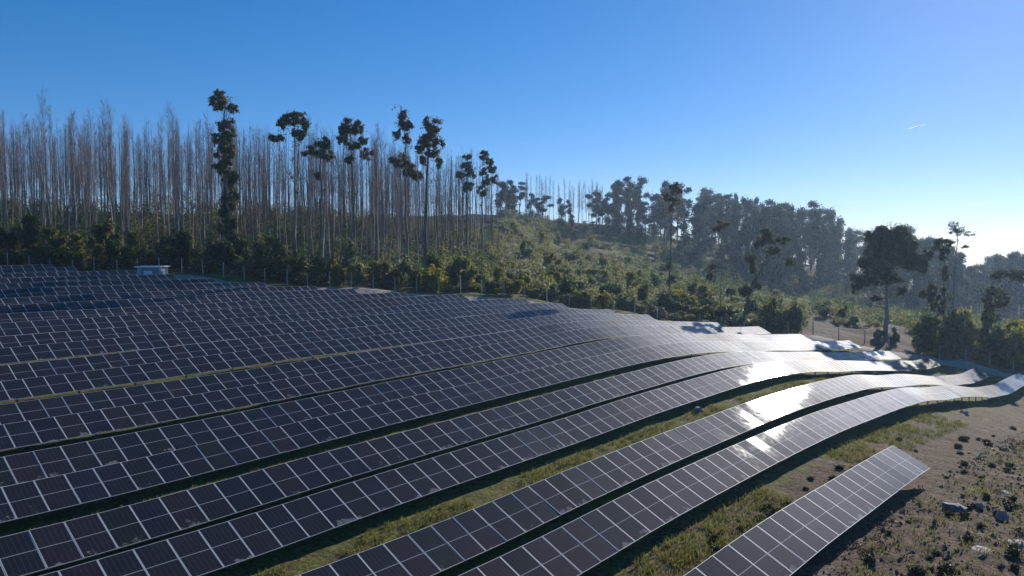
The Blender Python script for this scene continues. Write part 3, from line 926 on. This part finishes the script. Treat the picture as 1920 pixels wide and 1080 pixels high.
custom_tree('eucalyptus_tree', 'large spreading tree with dark billowing crown standing alone by the row ends', 4, [(1665, 645), (1666, 600), (1668, 560), (1664, 525), (1666, 480), (1668, 445)],
            [(1634, 452, 16, 15), (1703, 458, 16, 15), (1648, 436, 14, 11), (1684, 434, 14, 11), (1652, 484, 18, 13), (1680, 486, 16, 12), (1632, 503, 12, 9), (1600, 520, 8, 8), (1740, 478, 8, 8), (1668, 440, 23, 20), (1648, 448, 19, 18), (1690, 446, 15, 16), (1640, 466, 17, 18), (1664, 465, 27, 18), (1692, 468, 16, 17), (1630, 484, 10, 12), (1712, 486, 15, 12), (1700, 492, 21, 13), (1725, 490, 14, 12),
             (1733, 500, 8, 10), (1613, 494, 8, 10), (1662, 510, 19, 12), (1672, 522, 17, 10), (1640, 520, 15, 12), (1620, 526, 15, 10), (1608, 538, 9, 10), (1645, 558, 9, 6), (1690, 546, 9, 8), (1680, 632, 8, 16), (1652, 630, 7, 12)], r0=0.38, dens=1.5, lsize=0.28, seed=12)
custom_tree('eucalyptus_tree', 'slender leafy tree just left of the tall bare pole-like tree', 9, [(1771, 625), (1771, 560), (1770, 500), (1768, 455)],
            [(1762, 453, 14, 9), (1755, 462, 11, 7), (1772, 468, 10, 9), (1766, 482, 8, 6), (1772, 505, 5, 8), (1773, 520, 6, 9), (1770, 545, 6, 8), (1774, 565, 7, 10), (1768, 585, 7, 9)], leaf='euc', r0=0.15, dens=0.85, seed=13)
custom_tree('eucalyptus_tree', 'small round-headed tree between the big spreading tree and the slender ones', 8, [(1743, 625), (1742, 580), (1745, 545)],
            [(1747, 540, 11, 10), (1740, 552, 9, 8), (1752, 556, 10, 9), (1757, 575, 8, 8), (1735, 615, 14, 14), (1750, 608, 14, 12)], r0=0.11, seed=14)
custom_tree('bare_tree', 'tall bare pole-like tree with a wispy leafless head near the right edge', 12, [(1785, 630), (1788, 560), (1791, 490), (1795, 420)],
            [(1795, 425, 13, 10), (1788, 432, 13, 6), (1806, 436, 14, 6), (1803, 462, 6, 3)], leaf='twig', r0=0.17, dens=0.30, lsize=0.22, seed=15)
custom_tree('eucalyptus_tree', 'clumpy two-stemmed tree with open tufts at the right edge', 10, [(1858, 650), (1858, 600), (1862, 540), (1866, 510)],
            [(1885, 510, 14, 8), (1900, 518, 12, 9), (1912, 512, 8, 9), (1866, 516, 9, 6), (1862, 545, 14, 10), (1878, 552, 12, 8), (1852, 560, 9, 9), (1868, 570, 13, 9), (1884, 568, 9, 8), (1870, 595, 9, 8)], r0=0.14, dens=0.8, seed=16)

# ------------------------------------------------------------------ hazy trees along the ridge
COLT = [column_tree(300 + i, 22, 'ridge', RND.uniform(0.85, 1.2)) for i in range(5)] + [column_tree(320 + i, 22, 'ridge', RND.uniform(0.9, 1.25), True) for i in range(4)]
SKX = np.array([925, 965, 1000, 1040, 1130, 1175, 1210, 1260, 1305, 1345, 1385, 1430, 1480, 1520, 1570, 1600, 1650, 1690, 1720, 1770, 1810, 1830, 1870, 1960], float)
SKY = np.array([338, 333, 362, 368, 356, 321, 330, 341, 348, 362, 356, 374, 376, 372, 392, 428, 432, 412, 432, 455, 478, 492, 470, 468], float)
rs = []
tries = 0
while len(rs) < 215 and tries < 6000:
    tries += 1
    px = RND.uniform(925, 1985)
    if 985 < px < 1125 and RND.random() < 0.6:
        continue
    D = RND.uniform(150, 250) if px < 1300 else RND.uniform(165, 300)
    if px < 1300 and D < 185:
        continue
    X, Y, Z = gpos(px, D)
    if any((X - a) ** 2 + (Y - b) ** 2 < 2.8 ** 2 for a, b in rs):
        continue
    py = 540 - FPX * math.tan(math.atan2(Z - Z0, Y) + PITCH)
    top = float(np.interp(px, SKX, SKY)) + RND.uniform(0, 12) + (RND.uniform(0, 45) if RND.random() < 0.55 else 0)
    hgt = (py - top) * Y / FPX
    if hgt < 9:
        continue
    hgt = min(hgt, 30)
    rs.append((X, Y))
    tr, crn = RND.choice(COLT)
    s = hgt / 22.0
    wd = s ** 0.5 * RND.uniform(0.9, 1.2)
    put([('trunk', tr), ('crown', crn)], 'ridge_tree', ('tall ' if hgt > 19 else 'low ') + 'hazy eucalyptus ' + ('front of' if D < 215 else 'deep in') + ' the ridge wood ' + where_px(px, RI_MARK), 'tree', (X, Y, Z), RND.uniform(0, 6.28), (wd, wd, s), 'trees along the distant ridge')
n = 0
while n < 42:
    px = RND.uniform(985, 1128)
    X, Y, Z = gpos(px, RND.uniform(205, 245))
    tr, crn = RND.choice(BARE)
    s = RND.uniform(0.62, 0.82)
    put([('trunk', tr), ('crown', crn)], 'ridge_sapling', 'slender bare tree in the gap along the distant ridge skyline', 'tree', (X, Y, Z), RND.uniform(0, 6.28), s, 'bare trees on the ridge skyline')
    n += 1

# ------------------------------------------------------------------ shrubs
SH = {}
for i, m in enumerate(['b_dark', 'b_olive', 'b_yellow', 'b_grey', 'b_brown']):
    SH[m] = [shrub(500 + 10 * i + j, m, 1300, 0.21, RND.uniform(0.85, 1.4)) for j in range(3)]
SLAB = {'b_dark': 'dark green bushy shrub', 'b_olive': 'olive green bushy shrub', 'b_yellow': 'yellow-green feathery shrub', 'b_grey': 'silvery grey-green shrub', 'b_brown': 'dry brown shrub'}

def put_shrub(px, D, m, w, h, where, group, marks=None):
    if marks:
        where = where + ', ' + where_px(px, marks)
    X, Y, Z = gpos(px, D)
    fo, st = RND.choice(SH[m])
    put([('foliage', fo), ('stem', st)], 'shrub', SLAB[m] + ' ' + where, 'shrub', (X, Y, Z - 0.1), RND.uniform(0, 6.28), (w / 2.0, w / 2.0, h / 2.0), group)

def pick(ws):
    r = RND.random() * sum(b for a, b in ws)
    for a, b in ws:
        r -= b
        if r <= 0:
            return a
    return ws[-1][0]

SL_MARK = [(900, 'under the plantation corner'), (1000, 'just right of the plantation corner'), (1100, 'under the thin skyline gap'), (1200, 'under the tallest ridge clump'), (1300, 'around the thin lone tree'),
           (1420, 'left of the leaning tree'), (1520, 'right of the leaning tree'), (9999, 'left of the big spreading tree')]
# belt behind the fence
nb = 0
px = -60.0
while px < 1500:
    for row in range(2):
        if px > 620 and RND.random() < 0.28:
            continue
        m = pick([('b_dark', 4 if px < 620 else 2.2), ('b_olive', 3.2), ('b_grey', 2.4), ('b_yellow', 1.2 if px > 480 else 0.3), ('b_brown', 0.5)])
        put_shrub(px + RND.uniform(-14, 14), 2.2 + row * 4.5 + RND.uniform(0, 3), m, RND.uniform(3.2, 5.2), (RND.uniform(3.0, 5.0) if row == 0 else RND.uniform(4.0, 7.5)) * (0.58 if px > 880 else 1.0) * RND.uniform(0.7, 1.15),
                  ('along the fence' if row == 0 else 'in the second line back'), 'shrubs right behind the fence', FE_MARK)
        nb += 1
    px += 30
for i in range(24):   # tall bushes beyond the fence at the right edge
    px = 1775 + 165 * RND.random()
    m = pick([('b_yellow', 3), ('b_olive', 3), ('b_dark', 3)])
    put_shrub(px, 3 + 9 * RND.random(), m, RND.uniform(3.5, 5.5), RND.uniform(5.0, 8.0), 'in the tall thicket beyond the fence at right', 'shrubs in the tall thicket at right')
for px, D, m, w, h in [(1742, 6, 'b_dark', 4, 5.5), (1728, 7, 'b_olive', 4, 4.5), (1755, 8, 'b_yellow', 4.5, 5.5), (1480, 4, 'b_olive', 4, 4.5), (1462, 5, 'b_dark', 4, 5), (1440, 4, 'b_olive', 4.5, 5), (1495, 3.5, 'b_dark', 3.5, 4.2)]:
    put_shrub(px, D, m, w, h, 'beside the open earth bank behind the row ends', 'shrubs beside the open earth bank')
# the cleared slope
for i in range(190):
    while True:
        px = RND.uniform(800, 1640)
        D = 10 + 130 * RND.random() ** 1.6
        if px < 900 and D > 60:
            continue
        if 1500 < px and D < 30:
            continue
        break
    far = D > 60
    m = pick([('b_grey', 4), ('b_olive', 4), ('b_dark', 2), ('b_yellow', 1.0 if D < 45 and px < 1250 else 0.2), ('b_brown', 0.6)])
    put_shrub(px, D, m, RND.uniform(2.2, 4.6), RND.uniform(1.8, 4.0), ('low on' if D < 35 else 'halfway up' if D < 75 else 'high on') + ' the open slope', 'shrubs on the cleared slope', SL_MARK)

# undergrowth nobody could count: low brush under the plantation, over the slope and in the valley
def brush(name, label, m, spots, nleaf, size):
    rng = np.random.default_rng(len(spots) + nleaf)
    mb = MB()
    for (X, Y, Z, w, h) in spots:
        C = clump_pts((X, Y, Z + h * 0.40), (w * 0.52, w * 0.52, h * 0.52), nleaf, rng, 7, 0.42, 0.4)
        mb.leaves(C, size, rng, -0.2, 0.45)
    o = link(name, mb.build(name, M[m]))
    kind(o, 'stuff')
    o['label'] = label
    o['category'] = 'brush'
    return o

def spots_in(n, fx, fd, fw, fh, ok=lambda px, D: True):
    out = []
    while len(out) < n:
        px, D = fx(), fd()
        if not ok(px, D):
            continue
        X, Y, Z = gpos(px, D)
        out.append((X, Y, Z, fw(), fh()))
    return out
U = RND.uniform
brush('plantation_undergrowth', 'dark green undergrowth and saplings among the plantation trunks', 'b_dark', spots_in(330, lambda: U(-160, 935), lambda: U(8, 85), lambda: U(2.5, 4.5), lambda: U(3, 7.5)), 170, 0.20)
brush('plantation_brush', 'brownish olive brush among the plantation trunks', 'b_olive', spots_in(240, lambda: U(-160, 935), lambda: U(12, 90), lambda: U(2.5, 4.5), lambda: U(3, 8)), 150, 0.20)
brush('dry_undergrowth', 'reddish brown dry twigs under the plantation trees', 'b_brown', spots_in(240, lambda: U(-160, 940), lambda: U(25, 90), lambda: U(2, 4), lambda: U(3, 8)), 130, 0.18)
brush('crest_brush', 'olive brush along the crest behind the plantation trunks', 'b_olive', spots_in(170, lambda: U(380, 955), lambda: U(62, 120), lambda: U(2.5, 4.5), lambda: U(2.5, 5.5)), 170, 0.2)
okc = lambda px, D: not (px < 930 and D > 55) and not (px > 1480 and D < 34 and px < 1730)
brush('slope_brush', 'grey-green low brush covering the cleared slope', 'b_grey', spots_in(700, lambda: U(820, 1950), lambda: U(8, 230), lambda: U(2.4, 4.8), lambda: U(1.6, 4.0), okc), 260, 0.21)
brush('slope_heath', 'olive low brush covering the cleared slope', 'b_olive', spots_in(700, lambda: U(820, 1950), lambda: U(8, 230), lambda: U(2.4, 4.8), lambda: U(1.6, 3.8), okc), 260, 0.21)
brush('valley_brush', 'dark green brush filling the valley on the right', 'b_dark', spots_in(560, lambda: U(1180, 2000), lambda: U(45, 300), lambda: U(3, 6), lambda: U(2.5, 6), okc), 120, 0.26)

# ------------------------------------------------------------------ field details
def rock_mesh(seed, mat):
    rng = np.random.default_rng(seed)
    bm = MB()
    th = np.linspace(0, 2 * np.pi, 9, endpoint=False)
    rings = []
    for z, r in ((-0.25, 0.85), (0.1, 1.0), (0.42, 0.9), (0.68, 0.55)):
        rr = r * (1 + rng.normal(size=9) * 0.12)
        rings.append(np.column_stack([np.cos(th) * rr, np.sin(th) * rr, z + rng.normal(size=9) * 0.07]))
    V = np.concatenate(rings + [np.array([[rng.normal() * .1, rng.normal() * .1, 0.74]])])
    Q = [(r * 9 + i, r * 9 + (i + 1) % 9, (r + 1) * 9 + (i + 1) % 9, (r + 1) * 9 + i) for r in range(3) for i in range(9)]
    T = [(27 + i, 27 + (i + 1) % 9, 36) for i in range(9)]
    bm.add(V, Q, T)
    return bm.build('boulder', M[mat])

def onground(px, py):
    """walks along the pixel's ray until it meets the ground"""
    d = ray(px, py)
    d = d / np.linalg.norm(d)
    s = np.arange(8, 200, 0.1)
    Pt = d[None, :] * s[:, None] + np.array([0, 0, Z0])
    below = np.nonzero(Pt[:, 2] < ground(Pt[:, 0], Pt[:, 1]))[0]
    return Pt[below[0]] if len(below) else Pt[-1]

for i, (px, py, w, h, m, lab) in enumerate([
        (1790, 956, 1.0, 0.5, 'rock_dark', 'broad dark flat boulder on the brown field at lower right'),
        (1878, 975, 0.48, 0.75, 'rock', 'blocky grey boulder near the right edge of the brown field'),
        (1836, 952, 0.32, 0.4, 'rock', 'small stone beside the broad dark flat boulder'),
        (1309, 772, 0.75, 0.55, 'rock_pale', 'pale boulder in the grass strip between two panel rows'),
        (1808, 776, 0.8, 0.5, 'rock_pale', 'pale boulder on the field below the far end of the nearest row'),
        (1846, 1034, 0.9, 0.16, 'rock_pale', 'low pale slab of rock at the bottom right of the field'),
        (1908, 1020, 0.8, 0.18, 'rock_pale', 'low pale slab of rock cut by the right picture edge'),
        (1884, 925, 0.7, 0.2, 'rock_pale', 'low pale rock showing above the blocky grey boulder')]):
    g = onground(px, py)
    o = link('boulder', rock_mesh(40 + i, m), None, tuple(g))
    o.scale = (w * 0.55, w * 0.45, h * 0.8)
    o.rotation_euler = (0, 0, RND.uniform(0, 3))
    tag(o, lab, 'boulder', 'boulders on the field')

def weed_mesh(seed):
    rng = np.random.default_rng(seed)
    mb = MB()
    for i in range(5):
        c = (rng.normal() * 0.08, rng.normal() * 0.08, 0.2)
        mb.leaves(clump_pts(c, (0.32, 0.32, 0.25), 80, rng, 12), 0.085, rng, -0.6, 0.35)
    return mb.build('weed_clump', M['weed'])
WEED = [weed_mesh(700 + i) for i in range(4)]
placed = 0
while placed < 70:
    px, py = RND.uniform(1290, 1915), RND.uniform(775, 1078)
    g = onground(px, py)
    q = (g[0] * EC[0] + g[1] * EC[1]) / W
    t = (g[0] * ER[0] + g[1] * ER[1]) / W
    if q > 12.3 or (7.6 < q < 10.6 and t < 38.5) or t > 70:
        continue
    o = link('weed_clump', RND.choice(WEED), None, (g[0], g[1], g[2] - 0.02))
    s = RND.uniform(0.35, 0.95)
    o.scale = (s, s, s * RND.uniform(0.6, 1.0))
    o.rotation_euler = (0, 0, RND.uniform(0, 6.28))
    lab = 'low dark weed on the ' + ('strip between short table and nearest row' if q > 10.3 else 'brown field beyond the short table end' if t > 38.5 else 'brown field in front of the short table') + (', larger' if s > 0.65 else ', smaller') + ' one'
    tag(o, lab, 'weed', 'weed clumps on the brown field')
    placed += 1

def grass():
    rng = np.random.default_rng(5)
    strips = [(2.0, 7.6, 8, 70, 1500), (10.9, 13.4, 10, 60, 2600), (19.0, 21.2, 6, 70, 2600), (27.1, 29.0, 4, 60, 1400), (35.0, 36.8, 6, 60, 900), (42.5, 44.4, 8, 60, 1500), (50.3, 52, 10, 50, 700)]
    mb = MB()
    for q0, q1, t0, t1, n in strips:
        q = rng.uniform(q0, q1, n)
        t = t0 + (t1 - t0) * rng.random(n) ** 1.4
        keep = vnoise(t * 0.5, q * 0.5, 8) > -0.12
        q, t = q[keep], t[keep]
        B = ER[None] * (t * W)[:, None] + EC[None] * (q * W)[:, None]
        B[:, 2] = ground(B[:, 0], B[:, 1]) + 0.03
        for r in range(6):
            b = B + rng.normal(size=B.shape) * [0.10, 0.10, 0.0]
            d = rng.normal(size=B.shape) * 0.5
            d[:, 2] = 1.0
            d *= rng.uniform(0.08, 0.22, (len(B), 1))
            s = np.cross(d, rng.normal(size=B.shape))
            s *= 0.02 / (np.linalg.norm(s, axis=1)[:, None] + 1e-9)
            m = b + d * 0.4
            mb.add(np.stack([b - [0, 0, .04], m + s, b + d, m - s], 1).reshape(-1, 3), np.arange(4 * len(b)).reshape(-1, 4))
    o = link('grass', mb.build('grass', M['grass']))
    kind(o, 'stuff')
    o['label'] = 'short yellow-green grass tufts between the panel rows'
    o['category'] = 'grass'
grass()

def tufts():
    rng = np.random.default_rng(15)
    n = 2600
    px = rng.uniform(-2, 8.4, n); tt = rng.uniform(20, 85, n)
    keep = (vnoise(tt * 0.35, px * 0.35, 9) + rng.normal(size=n) * 0.12) > 0.02
    q, t = px[keep], tt[keep]
    B = ER[None] * (t * W)[:, None] + EC[None] * (q * W)[:, None]
    B[:, 2] = ground(B[:, 0], B[:, 1]) + 0.02
    mb = MB()
    for r in range(9):
        mb.leaves(B + rng.normal(size=B.shape) * [0.10, 0.10, 0.04] + [0, 0, 0.05], 0.075, rng, -0.8, 0.4)
    o = link('dry_tufts', mb.build('dry_tufts', M['tuft']))
    kind(o, 'stuff')
    o['label'] = 'small dry brown tufts strewn over the open field'
    o['category'] = 'grass'
tufts()

def clods():
    rng = np.random.default_rng(25)
    n = 5200
    q, t = rng.uniform(-3, 8.3, n), 18 + 70 * rng.random(n) ** 1.3
    B = ER[None] * (t * W)[:, None] + EC[None] * (q * W)[:, None]
    B[:, 2] = ground(B[:, 0], B[:, 1])
    r = rng.uniform(0.03, 0.07, n) * (1 + 2.2 * rng.random(n) ** 6)
    U6 = np.array([(1, 0, 0), (0, 1, 0), (-1, 0, 0), (0, -1, 0), (0, 0, 0.8), (0, 0, -0.6)], float)
    a = rng.uniform(0, 6.28, n)
    ca_, sa = np.cos(a)[:, None], np.sin(a)[:, None]
    V = U6[None] * (1 + rng.normal(size=(n, 6, 1)) * 0.25)
    V = np.stack([V[..., 0] * ca_ - V[..., 1] * sa, V[..., 0] * sa + V[..., 1] * ca_, V[..., 2]], -1) * r[:, None, None] + B[:, None, :]
    T6 = np.array([(0, 1, 4), (1, 2, 4), (2, 3, 4), (3, 0, 4), (1, 0, 5), (2, 1, 5), (3, 2, 5), (0, 3, 5)])
    T = (T6[None] + 6 * np.arange(n)[:, None, None]).reshape(-1, 3)
    o = link('soil_clods', mesh('soil_clods', V.reshape(-1, 3), None, T, [M['clod']]))
    kind(o, 'stuff')
    o['label'] = 'loose clods and stones strewn over the brown field'
    o['category'] = 'soil'
clods()

# ------------------------------------------------------------------ contrail far away in the sky
def contrail():
    t = NT('contrail_ice')
    p = t.n('VolumePrincipled', Density=0.05, Anisotropy=0.7)   # ice crystals, a real volume
    p.inputs['Color'].default_value = (1, 1, 1, 1)
    t.l(p.outputs[0], t.out.inputs['Volume'])
    M['contrail'] = t.m
    A, B = at(1702, 242, 40000.0), at(1734, 234, 41500.0)
    mid = (A + B) / 2
    s = np.linspace(0, 1, 12)[:, None]
    mb = MB()
    mb.tube(A + (B - A) * s - mid, np.interp(s[:, 0], [0, 0.25, 0.8, 1], [4, 16, 24, 9]), 8)
    o = link('contrail', mb.build('contrail', M['contrail'], True), None, tuple(mid))
    tag(o, 'short thin white vapour trail in the pale sky at upper right', 'contrail')
contrail()

# ------------------------------------------------------------------ haze in the air
zmin = float(GZ.min()) - 1.0
hv = MB()
hv.box((-480, -60, zmin), (480, 690, Z0 + 46))
hm = NT('haze_air')
pv = hm.n('VolumePrincipled', Density=HAZE, Anisotropy=0.45)
pv.inputs['Color'].default_value = (0.52, 0.74, 1.0, 1)
hm.l(pv.outputs[0], hm.out.inputs['Volume'])
ho = link('haze', hv.build('haze', hm.m))
kind(ho, 'stuff')
ho['label'] = 'thin bluish haze in the air over the valley'
ho['category'] = 'haze'
